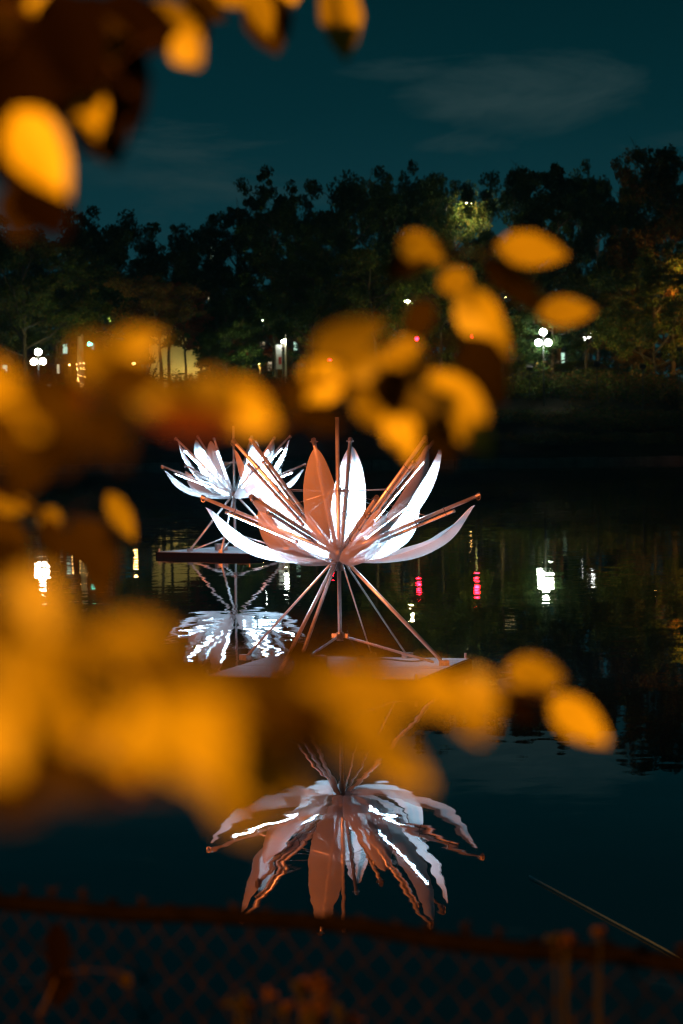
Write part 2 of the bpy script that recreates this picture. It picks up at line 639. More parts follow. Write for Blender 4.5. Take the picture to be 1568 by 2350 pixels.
VAR = []
for sd, H_, W_, base_, cl, per, lf, ln, sh in [
        (1, 20, 15, .32, 230, 110, .40, .00, 1.0), (2, 22, 13, .22, 220, 110, .38, .04, .9), (3, 18, 15, .20, 230, 110, .40, -.05, 1.1),
        (4, 24, 13, .26, 220, 110, .40, .02, 1.3), (5, 19, 14, .50, 200, 100, .36, -.12, 1.0), (6, 23, 15, .13, 240, 115, .40, .0, .9)]:
    tb, vs, fs = tree_meshes(sd, H_, W_, base_, cl, per, lf, ln, sh)
    tm = mesh_from('trunk', tb.v, tb.f, M['bark'], True)
    VAR.append((H_, W_, tm, vs, fs, {}))


def tree(x, ytop, wpx, dist, var, matk, label, ground=None, zrot=None, cat='tree'):
    H_, W_, tm, vs, fs, cache = VAR[var]
    p = at(x, 900, dist)
    gz = ground if ground is not None else bank_z(dist)
    ztop = at(x, ytop, dist).z
    if matk not in cache:
        cache[matk] = mesh_from('crown', vs, fs, M[matk], False)
    root = empty('tree', (p.x, dist, gz), label, cat, 'trees along the far bank', zrot if zrot is not None else random.uniform(0, 6.28))
    sz = (ztop - gz) / H_ / .97
    sx = wpx / FPX * dist / W_ * 1.05
    root.scale = (sx, sx, sz)
    link('trunk', tm, root)
    tag(link('crown', cache[matk], root), None)
    return root


def bank_z(y):
    pr = [(235.6, .5), (238, 1.2), (244, 3.4), (252, 6.2), (258, 7.7), (263, 8.0), (1500, 8.2)]
    return float(np.interp(y, [a for a, _ in pr], [b for _, b in pr]))


TREES = [
    (-50, 510, 250, 282, 0, 'tree_dark', 'dark tree cut by the left picture edge behind the hanging leaves'),
    (60, 528, 260, 263, 2, 'tree_green', 'broad dull green tree over the three-globe lamp at far left'),
    (195, 495, 250, 272, 0, 'tree_dark', 'round-topped dark tree below the hanging autumn leaves at left'),
    (300, 566, 200, 286, 4, 'tree_dark', 'low dark tree under the dip in the left treeline'),
    (388, 530, 170, 300, 4, 'tree_dark', 'slim tree topping the left treeline right of its dip'),
    (462, 548, 150, 292, 4, 'tree_dark', 'tree directly in front of the lit tower top'),
    (545, 478, 160, 282, 1, 'tree_dark', 'tree with stepped outline left of the tall double-headed tree'),
    (632, 405, 165, 274, 3, 'tree_dark', 'tall tree with double-headed ragged top in the middle of the treeline'),
    (715, 468, 190, 288, 0, 'tree_dark', 'tree with bare twigs on top right of the double-headed tree'),
    (800, 432, 200, 268, 5, 'tree_dark', 'dense dark tree straight above the pole of the near lotus'),
    (895, 405, 220, 276, 0, 'tree_dark', 'highest tree of the middle group left of the high street lamp'),
    (985, 412, 190, 292, 2, 'tree_dark', 'tree between the highest middle tree and the high street lamp'),
    (1048, 440, 190, 281, 0, 'tree_green', 'green tree lit from above by the high street lamp'),
    (1195, 398, 210, 264, 5, 'tree_dark', 'dark tree right of the gap beside the high street lamp'),
    (1282, 380, 210, 272, 1, 'tree_dark', 'tall dark tree straight above the right three-globe lamp'),
    (1375, 412, 190, 287, 2, 'tree_dark', 'tree in the dip of the right treeline'),
    (1455, 404, 190, 266, 4, 'tree_green', 'tree with visible dark trunk and limbs beside the sodium-lit foliage'),
    (1545, 350, 230, 259, 5, 'tree_autumn', 'tallest tree at the right picture edge with sodium-lit orange leaves'),
    (1640, 378, 210, 276, 0, 'tree_dark', 'tree just beyond the right picture edge behind the tallest tree'),
    (125, 618, 230, 268, 4, 'tree_green', 'lower tree with dark trunk right of the left three-globe lamp'),
    (372, 640, 190, 265, 4, 'tree_autumn', 'leaning tree with forked dark limbs in front of the cream wall'),
    (428, 655, 130, 272, 4, 'tree_red', 'small reddish tree with thin straight trunk before the cream wall'),
    (520, 620, 190, 276, 5, 'tree_dark', 'dark tree between the cream wall and the white sign post'),
    (595, 690, 120, 290, 1, 'tree_red', 'small tree with red and pale green leaves left of the red signal'),
    (720, 580, 220, 259, 0, 'tree_dark', 'wide low tree right of the bright banner post'),
    (862, 585, 220, 257, 4, 'tree_green', 'low tree behind the middle cluster of orange leaves'),
    (1010, 575, 200, 262, 4, 'tree_green', 'low yellow-green tree in front of the lit concrete ledge'),
    (1150, 600, 190, 258, 1, 'tree_green', 'low tree between the lit ledge and the right three-globe lamp'),
    (1268, 640, 150, 253, 3, 'tree_dark', 'tree with thick dark trunk just right of the right three-globe lamp'),
    (1345, 660, 170, 256, 4, 'tree_green', 'tree with thin trunk before the white floodlit panel'),
    (1500, 585, 230, 252, 2, 'tree_green', 'low tree at right with glowing amber patches'),
    (40, 690, 190, 270, 5, 'tree_green', 'short bushy tree behind the left three-globe lamp'),
    (250, 700, 170, 271, 5, 'tree_green', 'short bushy tree left of the bare lit shrub'),
    (800, 700, 190, 266, 5, 'tree_green', 'short bushy tree right of the small amber lamp'),
    (920, 690, 190, 268, 5, 'tree_autumn', 'short bushy tree behind the middle red signal'),
    (1040, 680, 190, 266, 5, 'tree_green', 'short bushy tree under the lit concrete ledge'),
    (1165, 700, 170, 267, 5, 'tree_green', 'short bushy tree just left of the right three-globe lamp'),
    (1312, 830, 170, 262, 5, 'tree_green', 'shortest bushy tree under the glaring white panel'),
    (1415, 700, 180, 263, 5, 'tree_autumn', 'short bushy tree left of the limbed tree at right'),
    (1520, 690, 190, 264, 5, 'tree_autumn', 'short bushy tree right of the limbed tree'),
    (520, 745, 130, 268, 5, 'tree_dark', 'short bushy tree before the white sign post'),
    (745, 740, 150, 265, 5, 'tree_dark', 'short bushy tree just right of the banner post'),
]
for t_ in TREES:
    tree(*t_)

# bushes on the far slope
BV = []
for sd in range(4):
    g = np.random.default_rng(50 + sd)
    cc = []
    for k in range(46):
        c = np.array([g.normal(0, .42), g.normal(0, .42), abs(g.normal(.45, .25))])
        d = g.normal(size=(60, 3))
        d /= np.linalg.norm(d, axis=1)[:, None]
        cc.append(c + d * .26 * g.uniform(.2, 1.1, size=(60, 1)) ** .6)
    vs, fs = quads(np.concatenate(cc), .085)
    tb = MB()
    for k in range(7):
        a = k * .9
        tb.tube([(0, 0, -.05), (.25 * math.cos(a), .25 * math.sin(a), .45), (.5 * math.cos(a), .5 * math.sin(a), .85)], [.03, .02, .008], 4, False)
    BV.append((mesh_from('stem', tb.v, tb.f, M['bark']), vs, fs, {}))


def bush(x, ytop, wpx, dist, var, matk, label):
    st, vs, fs, cache = BV[var]
    if matk not in cache:
        cache[matk] = mesh_from('foliage', vs, fs, M[matk], False)
    p = at(x, 900, dist)
    gz = bank_z(dist)
    h = max(1.2, at(x, ytop, dist).z - gz)
    root = empty('bush', (p.x, dist, gz - .2), label, 'bush', 'bushes on the far slope', random.uniform(0, 6))
    s = wpx / FPX * dist / 1.7
    root.scale = (s, s, h / 1.15)
    link('stem', st, root)
    link('foliage', cache[matk], root)


BUSH = [
    (20, 880, 190, 256, 'bush', 'bush below the left three-globe lamp'), (170, 868, 190, 257, 'bush', 'bush behind the left band of blurred leaves'),
    (330, 850, 190, 258, 'bush', 'bush below the warm floodlight'), (470, 850, 170, 259, 'bush', 'bush under the cream wall'),
    (585, 848, 160, 258, 'bush', 'bush below the orange lit hedge'), (690, 845, 150, 257, 'bush', 'bush right of the banner post foot'),
    (620, 905, 170, 249, 'tree_dark', 'low dark bush above the far lotus'), (790, 850, 190, 256, 'bush', 'bush straight behind the near lotus pole'),
    (920, 850, 200, 256, 'bush', 'bush below the small red brake light'), (1060, 855, 190, 255, 'bush', 'bush below the tiny amber light'),
    (1190, 850, 200, 254, 'tree_green', 'green lit bush below the right three-globe lamp'), (1320, 838, 190, 253, 'bush', 'bush under the floodlit white panel'),
    (1440, 835, 190, 252, 'bush', 'bush at the foot of the limbed tree at right'), (1550, 850, 180, 251, 'bush', 'bush at the right edge under the orange tree'),
    (860, 930, 230, 247, 'tree_dark', 'dark bush low on the slope behind the near lotus'), (1010, 935, 230, 246, 'tree_dark', 'dark bush low on the slope right of the near lotus'),
    (1150, 925, 230, 246, 'tree_dark', 'dark bush low on the slope below the green lit bush'), (1290, 930, 230, 245, 'bush', 'speckled bush low on the slope under the thick trunk'),
    (1420, 930, 230, 245, 'bush', 'speckled brown bush on the lower right slope'), (1540, 935, 230, 244, 'bush', 'lowest bush at the right edge above the shore'),
    (1090, 1000, 210, 241, 'bush', 'shoreline bush right of the big near leaf'), (1230, 1003, 210, 240.5, 'bush', 'shoreline bush under the thick trunk'),
    (1370, 995, 220, 240.5, 'bush', 'shoreline bush left of the limbed tree'), (1500, 1000, 220, 240, 'bush', 'shoreline bush near the right edge'),
    (60, 960, 230, 246, 'tree_dark', 'dark slope bush at far left'), (230, 950, 230, 247, 'tree_dark', 'dark slope bush left of the far lotus'),
    (400, 945, 230, 247, 'tree_dark', 'dark slope bush behind the far lotus'),
    (940, 1005, 210, 241, 'tree_dark', 'dark shoreline bush beside the near lotus tip'), (300, 1010, 220, 241, 'tree_dark', 'dark shoreline bush left of the far lotus'),
    (120, 1012, 220, 241, 'tree_dark', 'dark shoreline bush at far left'),
]
for i, (x, yt, w, dd, mk, lb) in enumerate(BUSH):
    bush(x, yt, w, dd, i % 4, mk, lb)

# a far-off wood behind the road that closes the view under the crowns
cc = []
for k in range(1800):
    x = rng.uniform(-110, 110)
    c = np.array([x, rng.uniform(375, 392), rng.uniform(8, 23 + 3 * math.sin(x * .13))])
    d = rng.normal(size=(30, 3))
    cc.append(c + d / np.linalg.norm(d, axis=1)[:, None] * rng.uniform(.4, 1.7, size=(30, 1)))
vs, fs = quads(np.concatenate(cc), 1.0)
tag(link('far_wood', mesh_from('far_wood', vs, fs, M['tree_dark'], False)), 'far dark wood closing the view behind the road', 'wood', kind='stuff')


# ------------------------------------------------------------------ street furniture and buildings of the far bank
def globe_lamp(x, ytop, dist, label, mk, balls, r=.33):
    p = at(x, ytop, dist)
    gz = bank_z(dist)
    root = empty('globe_lamp', (p.x, dist, gz), label, 'street lamp', 'globe street lamps')
    h = p.z - gz
    MB().tube([(0, 0, -.2), (0, 0, h * .5), (0, 0, h - .3)], [.13, .09, .06], 8).build('post', M['post'], root, True)
    b = MB().tube([(-.55, 0, h - 1.25), (.55, 0, h - 1.25)], .035, 6)
    b.build('arm', M['post'], root)
    for dx, dz in balls:
        MB().ball((dx, 0, h + dz), r, 10, 7).build('globe', M[mk], root, True)
    return root


globe_lamp(88, 808, 250, 'three-globe lamp with warm white glow at far left', 'globe', [(0, .0), (-.45, -1.0), (.45, -1.0)], .35)
globe_lamp(1247, 762, 250, 'three-globe lamp with cold white glow on the right bank', 'globe_cool', [(0, .0), (-.50, -1.1), (.50, -1.1)], .35)

# banner post with a bright white lamp
p = at(655, 745, 262)
gz = bank_z(262)
root = empty('banner_post', (p.x, 262, gz), 'post with white banner glaring under a bright lamp', 'banner post')
h = p.z - gz
MB().tube([(0, 0, -.2), (0, 0, h)], [.12, .09], 8).build('post', M['canopy'], root)
MB().ball((-.22, -.3, at(655, 782, 262).z - gz), .22, 10, 7, 1.1).build('lamp_globe', M['globe_cool'], root, True)
hb = at(655, 800, 262).z - gz
MB().box((-.75, 0, hb - .9), (.62, .05, 2.6)).build('banner', M['banner'], root)
MB().box((-.62, -.04, hb - 1.3), (.3, .03, .8)).build('banner_print', M['banner_red'], root)
MB().tube([(-1.1, 0, hb + .42), (0, 0, hb + .42)], .03, 6).build('arm', M['post'], root)


def signal(x, y, dist, mk, label, r=.2, kind='traffic_signal', cat='traffic light', dim=None):
    p = at(x, y, dist)
    gz = bank_z(dist)
    root = empty(kind, (p.x, dist, gz), label, cat)
    h = p.z - gz
    MB().tube([(0, .15, -.1), (0, .15, h + .5)], .06, 6).build('post', M['post'], root)
    MB().box((0, .12, h - .3), (.46, .22, 1.25)).build('housing', M['post'], root)
    b = MB()
    b.tube([(0, 0, h), (0, -.06, h)], [r, r], 12)
    b.build('lens', M[mk], root)
    return root


signal(648, 747, 268, 'red', 'red traffic light beside the bright banner post', .24)
signal(955, 777, 250, 'red', 'red traffic light in the middle of the far bank', .22)
signal(1088, 772, 250, 'red', 'red traffic light hidden behind the long orange leaf', .26)
signal(757, 826, 250, 'red', 'low red traffic light right of the small amber lamp', .13)
signal(206, 790, 300, 'green', 'green traffic light left of the warm floodlight', .3)
signal(518, 794, 310, 'green', 'tiny green traffic light left of the white sign post', .16)


def small_lamp(x, y, dist, mk, r, label):
    p = at(x, y, dist)
    gz = bank_z(dist)
    root = empty('path_lamp', (p.x, dist, gz), label, 'lamp')
    h = p.z - gz
    MB().tube([(0, 0, -.1), (0, 0, h - r * .8)], .05, 6).build('post', M['post'], root)
    MB().ball((0, 0, h), r, 8, 6).build('bulb', M[mk], root, True)


small_lamp(708, 816, 280, 'amber', .18, 'small amber lamp right of the bright banner post')
small_lamp(1077, 860, 270, 'amber', .10, 'tiny amber lamp among the bushes on the right slope')
small_lamp(160, 838, 272, 'amber', .08, 'tiny amber lamp right of the left three-globe lamp')
small_lamp(1497, 730, 258, 'amber', .0001 + .07, 'tiny amber lamp inside the orange tree at right')

# warm floodlight at the foot of a bare shrub
p = at(305, 835, 266)
root = empty('floodlight', (p.x, 266, bank_z(266)), 'warm floodlight at the foot of the bare shrub', 'floodlight')
hz = p.z - bank_z(266)
MB().tube([(0, 0, -.1), (0, 0, hz - .2)], .06, 6).build('post', M['post'], root)
MB().box((0, .12, hz), (.5, .2, .4)).build('housing', M['post'], root)
MB().ball((0, -.1, hz), .22, 8, 6).build('lens', M['amber'], root, True)
p = at(332, 850, 267)
root = empty('bare_shrub', (p.x, 267, bank_z(267)), 'bare shrub with orange lit twigs beside the warm floodlight', 'shrub')
b = MB()
for k in range(16):
    a = -1.2 + 2.4 * k / 15 + random.gauss(0, .06)
    l = random.uniform(3.5, 5.2)
    b.tube([(0, 0, 0), (math.sin(a) * l * .4, random.gauss(0, .5), math.cos(a) * l * .55 + .2), (math.sin(a) * l * .7, random.gauss(0, .9), math.cos(a) * l)], [.07, .05, .02], 5, False)
b.build('twig', M['bark'], root)
p = at(186, 820, 268)
root = empty('lit_tree_trunk', (p.x, 268, bank_z(268)), 'pale column wrapped in small lights left of the green light', 'light column')
hh = at(186, 765, 268).z - bank_z(268)
MB().tube([(0, 0, -.2), (0, 0, hh)], [.42, .34], 10).build('column', M['canopy'], root, True)
for k in range(26):
    a, zz = random.uniform(math.pi, 2 * math.pi), random.uniform(hh * .08, hh * .5)
    MB().ball((.45 * math.cos(a), .45 * math.sin(a), zz), .05, 5, 4).build('fairy_light', M['amber'], root)

# high street lamp
p = at(1074, 468, 279)
gz = bank_z(279)
root = empty('street_lamp', (p.x, 279, gz), 'high street lamp shining above the green tree', 'street lamp')
h = p.z - gz
MB().tube([(-2.6, 0, -.2), (-2.6, 0, h - .6), (-2.2, 0, h + .1), (-1.0, 0, h + .28), (-.35, 0, h + .25)], [.2, .12, .09, .07, .06], 8).build('post', M['post'], root, True)
MB().ball((0, 0, h + .18), .55, 10, 6, .32).build('head', M['post'], root, True)
MB().ball((0.05, -.12, h), .50, 10, 6, .40).build('lens', M['cobra'], root, True)
# sodium street lamp at right, among the leaves
for x, y, dd, lb, mk, r in [(1592, 640, 252, 'sodium street lamp beyond the right edge beside the orange tree', 'sodium', .27),
                            (1604, 800, 256, 'lower sodium lamp beyond the right edge', 'sodium', .09),
                            (596, 835, 285, 'sodium lamp lighting the orange hedge under the white sign post', 'sodium', .10)]:
    p = at(x, y, dd)
    gz = bank_z(dd)
    root = empty('sodium_lamp', (p.x, dd, gz), lb, 'street lamp', 'sodium lamps of the far bank')
    h = p.z - gz
    MB().tube([(0, .3, -.2), (0, .3, h + .35)], [.12, .07], 8).build('post', M['post'], root, True)
    MB().box((0, .1, h + .38), (.5, .75, .14)).build('hood', M['post'], root)
    MB().ball((0, 0, h), r, 8, 6, .8).build('lens', M[mk], root, True)
for x, y, dd, mk, r, lb in [(935, 690, 273, 'cobra_added', .30, 'added street lamp among the trees behind the middle leaf cluster'),  # lamps added between the trees to brighten their foliage
                           (1062, 600, 270, 'cobra_added', .2, 'added street lamp below the high street lamp'),
                           (262, 735, 277, 'cobra_added', .24, 'added street lamp among the low trees at left'),
                           (1420, 720, 268, 'sodium', .2, 'added sodium street lamp among the trees left of the limbed tree'),
                           (600, 735, 300, 'globe_cool', .22, 'added white lamp lighting the pale green and red leaves left of the red signal')]:
    p = at(x, y, dd)
    gz = bank_z(dd)
    root = empty('street_lamp', (p.x, dd, gz), lb, 'street lamp')
    h = p.z - gz
    MB().tube([(0, .9, -.2), (0, .9, h), (0, .6, h + .35), (0, 0, h + .32)], [.12, .08, .06, .05], 8).build('post', M['post'], root, True)
    MB().ball((0, 0, h + .14), r * 1.3, 10, 6, .4).build('head', M['post'], root, True)
    MB().ball((0, 0, h), r, 10, 6, .7).build('lens', M[mk], root, True)
# shielded floodlights added on the slope to brighten the crowns
for k, (x, y, dd, col, st, lb) in enumerate([
        (1005, 842, 249, (1.0, .92, .28), 800, 'added shielded floodlight under the low yellow-green tree'),
        (1100, 838, 249, (1.0, .90, .25), 700, 'added shielded floodlight under the tree left of the green lit bush'),
        (1215, 845, 248, (.85, 1.0, .55), 120, 'added shielded floodlight just left of the thick trunk'),
        (1370, 835, 247, (1.0, .80, .22), 260, 'added shielded floodlight right of the white panel'),
        (1475, 840, 247, (1.0, .62, .14), 100, 'added shielded orange floodlight right of the limbed tree'),
        (1560, 800, 247, (1.0, .62, .12), 170, 'added shielded orange floodlight at the right picture edge'),
        (860, 842, 249, (1.0, .95, .40), 260, 'added shielded floodlight behind the middle leaf cluster'),
        (120, 842, 257, (.95, 1.0, .30), 280, 'added shielded floodlight right of the left three-globe lamp'),
        (255, 842, 257, (1.0, .9, .30), 420, 'added shielded floodlight left of the warm floodlight'),
        (585, 842, 262, (.9, 1.0, .40), 700, 'added shielded floodlight left of the banner post')]):
    p = at(x, y, dd)
    gz = bank_z(dd)
    root = empty('added_tree_light', (p.x, dd, gz), lb, 'floodlight', 'added shielded floodlights on the slope')
    h = p.z - gz
    MB().tube([(0, 0, -.2), (0, 0, h - .2)], .06, 6).build('post', M['post'], root)
    rt = Matrix.Translation((0, 0, h)) @ Matrix.Rotation(R(38), 4, 'X')
    MB().box((0, 0, 0), (.62, .22, .5), M=rt).build('housing', M['post'], root)
    MB().box((0, 0, 0), (.54, .02, .42), M=rt @ Matrix.Translation((0, .122, 0))).build('lens', emission('added_light_lens', col, st), root)
# orange lit hedge
for i, (x, y) in enumerate([(560, 818), (590, 812), (612, 818), (640, 815)]):
    bush(x, y, 60, 289, i % 4, 'tree_autumn', ['hedge bush lit orange left of the white sign post foot', 'tallest hedge bush lit orange under the white sign post', 'hedge bush lit orange right of the white sign post', 'hedge bush lit orange beside the banner post'][i])


def building(name, x0, x1, ytop, dist, wallmat, label, depth=14, windows=(), floors=None, cat='building'):
    a, c = at(x0, ytop, dist), at(x1, ytop, dist)
    gz = 8.1
    w, h = c.x - a.x, a.z - gz
    root = empty(name, ((a.x + c.x) / 2, dist, gz), label, cat)
    MB().box((0, depth / 2, h / 2 - .3), (w, depth, h + .6)).build('wall', M[wallmat], root)
    MB().box((0, depth / 2, h + .2), (w + .5, depth + .5, .4)).build('roof', M['canopy'], root)
    if floors:
        cols, rows, lit = floors
        for r_ in range(rows):
            for c_ in range(cols):
                wx = -w / 2 + w * (c_ + .5) / cols
                wz = h * (r_ + .6) / (rows + .3)
                k = random.random()
                f = MB().box((wx, -.03, wz), (w / cols * .62, .12, h / rows * .5)).build('window', M['post'], root)
                MB().box((wx, -.10, wz), (w / cols * .54, .04, h / rows * .42)).build('pane', M['window' if k < lit * .6 else 'window_cool' if k < lit else 'window_dark'], f)
    return root, w, h


# cream rendered building washed by ground lights
bl, w, h = building('cream_building', 340, 470, 745, 318, 'cream', 'cream building washed by ground lights behind the leaning tree', 12)
for k in range(9):
    MB().box((-w / 2 + w * (k + .5) / 9, -.06, h * .5), (.16, .12, h * .96)).build('pilaster', M['cream'], bl)
for k in range(5):
    MB().box((-w / 2 + w * (k + .5) / 5, -1.6, .35), (.5, .3, .18)).build('ground_light', M['ground_glow'] if 'ground_glow' in M else M.setdefault('ground_glow', emission('ground_wash_light', (1.0, .84, .34), 190)), bl)
building('tower', 474, 492, 548, 430, 'cream', 'distant tower with lit top storey showing through the left treeline', 8, floors=(2, 16, .9))
building('office_block', 520, 700, 720, 335, 'wall_dark', 'dark office block with some lit windows behind the white sign post', 14, floors=(12, 4, .22))
building('long_building', 1080, 1360, 735, 345, 'wall_dark', 'dark long building behind the right three-globe lamp', 14, floors=(14, 3, .08))
building('apartment_block', 0, 240, 770, 350, 'wall_dark', 'dark apartment block behind the left three-globe lamp', 14, floors=(12, 3, .08))
# lit concrete ledge high between the trees
a, c = at(1070, 662, 302), at(1216, 662, 302)
root = empty('elevated_deck', ((a.x + c.x) / 2, 302, 8.1), 'lit concrete ledge of a raised deck between the right trees', 'raised deck')
MB().box((0, 3, a.z - 8.1), (c.x - a.x, 6, .55)).build('ledge', M['canopy'], root)
for sx in (-.42, 0, .42):
    MB().box(((c.x - a.x) * sx, 3, (a.z - 8.1) / 2 - .3), (.6, .8, a.z - 8.1 - .1)).build('column', M['asphalt'], root)
for sx in (-.3, .1, .38):
    MB().box(((c.x - a.x) * sx, -1.2, a.z - 8.1 - 1.2), (.35, .3, .12)).build('deck_light', M['deck_glow'] if 'deck_glow' in M else M.setdefault('deck_glow', emission('deck_light', (1.0, .78, .3), 55)), root)
# white sign post left of the red signal
p = at(545, 770, 292)
root = empty('sign_post', (p.x, 292, 8.1), 'pale sign post with two small street signs', 'sign post')
h = p.z - 8.1
MB().tube([(0, 0, -.2), (0, 0, h + 2.2)], .11, 8).build('post', M['banner'], root)
for sx in (-.75, .75):
    MB().box((sx, -.1, h + .9), (.75, .06, .55)).build('sign_plate', M['sign'], root)
# floodlit white panel at right
p = at(1352, 768, 285)
root = empty('floodlit_sign', (p.x, 285, 8.1), 'glaring white slanted panel seen through the right trees', 'lit sign')
h = p.z - 8.1
MB().tube([(0, .2, -.2), (0, .2, h)], .12, 8).build('post', M['post'], root)
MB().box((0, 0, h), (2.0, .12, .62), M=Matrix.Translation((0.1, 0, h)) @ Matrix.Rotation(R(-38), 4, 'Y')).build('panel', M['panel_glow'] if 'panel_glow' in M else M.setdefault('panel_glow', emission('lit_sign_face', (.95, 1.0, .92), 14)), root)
for dx, dz, r in ((-.6, -.6, .22), (-1.2, -1.2, .18), (-.2, -.9, .2)):
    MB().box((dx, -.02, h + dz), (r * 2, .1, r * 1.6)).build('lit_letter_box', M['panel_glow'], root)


# ------------------------------------------------------------------ lotus sculptures
HUB = 1.70
DECK = .14


def catmull(P, t):
    n = len(P) - 1
    f = min(max(t, 0), .99999) * n
    i = int(f)
    u = f - i
    p0, p1, p2, p3 = P[max(i - 1, 0)], P[i], P[i + 1], P[min(i + 2, n)]
    return .5 * ((2 * p1) + (-p0 + p2) * u + (2 * p0 - 5 * p1 + 4 * p2 - p3) * u * u + (-p0 + 3 * p1 - 3 * p2 + p3) * u ** 3)


def petal_mesh(kind, seed, twist=0.0):
    g = random.Random(seed)
    if kind == 'upper':
        P = [(1.47, 1.46), (1.36, .97), (1.02, .43), (.60, .06), (.17, -.10)]
        wmax = .245
    else:
        P = [(1.86, .66), (1.60, .23), (1.20, -.02), (.66, -.14), (.18, -.13)]
        wmax = .29
    P = [Vector((a + g.gauss(0, .012), 0, HUB + b_ + g.gauss(0, .012))) for a, b_ in P]
    nu, nv = 34, 12
    vs, fs = [], []
    for i in range(nu + 1):
        t = i / nu
        c = catmull(P, t)
        tan = (catmull(P, min(1, t + .01)) - catmull(P, max(0, t - .01))).normalized()
        side = Vector((0, math.cos(twist), math.sin(twist)))
        nrm = side.cross(tan)          # towards the rod
        if nrm.dot(Vector((-.5, 0, 1))) < 0:
            nrm = -nrm
        s = math.sin(math.pi * min(1, t ** .88)) ** .95 if 0 < t < 1 else 0
        wd = wmax * s + .006 + (.035 * max(0, t - .8) / .2)
        for j in range(nv + 1):
            q = j / nv * 2 - 1
            cup = (q * q) * wd * (.30 if kind == 'upper' else .52)
            rip = .006 * math.sin(t * 19 + q * 2 + seed) * s
            vs.append(c + side * q * wd + nrm * (cup + rip))
    for i in range(nu):
        for j in range(nv):
            a = i * (nv + 1) + j
            fs.append((a, a + 1, a + nv + 2, a + nv + 1))
    return mesh_from('petal', vs, fs, M['petal'], True)


PET = {('upper', k): petal_mesh('upper', k) for k in range(3)}
PET.update({('lower', k): petal_mesh('lower', k + 5, (-.12, .1, .2)[k]) for k in range(3)})


def rod_parts(kind):
    """meshes of one ray in its own plane (x outwards, z up)"""
    base = Vector((.09, 0, HUB + .03))
    tip = Vector((1.52, 0, HUB + 1.56)) if kind == 'upper' else Vector((1.93, 0, HUB + .78))
    d = (tip - base).normalized()
    n = Vector((d.z, 0, -d.x))        # outwards / down
    L = (tip - base).length
    rod = MB().tube([base, base + d * .35, tip], [.027, .027, .026], 12)
    rod = mesh_from('rod', rod.v, rod.f, M['alu'], True)
    cap = MB().tube([tip - d * .05, tip + d * .012], [.034, .034], 12)
    cap.tube([tip - d * .03 + Vector((0, -.055, 0)), tip - d * .03 + Vector((0, .055, 0))], .008, 6)
    ring = [tip - d * .03 + n * .03 + (d * math.cos(a) + n * math.sin(a)) * .028 for a in np.linspace(0, 2 * math.pi, 11)]
    cap.tube(ring, .006, 5, False)
    cap = mesh_from('end_cap', cap.v, cap.f, M['galv'], False)
    t0, t1 = (L * .27, L * .78) if kind == 'lower' else (L * .29, L * .80)
    p0, p1 = base + d * t0 + n * .064, base + d * t1 + n * .064
    def shell(a0, a1, rad):
        vs_, fs_ = [], []
        w_ = Vector((0, 1, 0))
        for q_ in (p0, p1):
            for k_ in range(9):
                an = a0 + (a1 - a0) * k_ / 8
                vs_.append(q_ + (n * math.cos(an) + w_ * math.sin(an)) * rad)
        for k_ in range(8):
            fs_.append((k_, k_ + 1, k_ + 10, k_ + 9))
        return MB().add(vs_, fs_)
    tube = shell(-1.75, 1.75, .021)
    hsg = shell(1.35, 2 * math.pi - 1.35, .025)
    hsg = mesh_from('lamp_housing', hsg.v, hsg.f, M['galv'], True)
    ends = [MB().tube([p0 - d * .05, p0], .024, 10), MB().tube([p1, p1 + d * .05], .024, 10)]
    straps = []
    for k in (.08, .5, .92):
        q = base + d * (t0 + (t1 - t0) * k)
        b = MB()
        ov = [q + n * .03 + n * math.cos(a) * .066 + Vector((0, math.sin(a) * .034, 0)) for a in np.linspace(0, 2 * math.pi, 13)]
        b.tube(ov, .006, 5, False)
        straps.append(mesh_from('strap', b.v, b.f, M['strap'], True))
    tm = {k: mesh_from('led_tube', tube.v, tube.f, M[m_], True) for k, m_ in (('on', 'led'), ('dim', 'led_dim'), ('off', 'plastic'))}
    em = [mesh_from('tube_socket', e_.v, e_.f, M['galv'], True) for e_ in ends]
    return rod, cap, tm, em, straps, base, tip, d, hsg


ROD = {k: rod_parts(k) for k in ('upper', 'lower')}


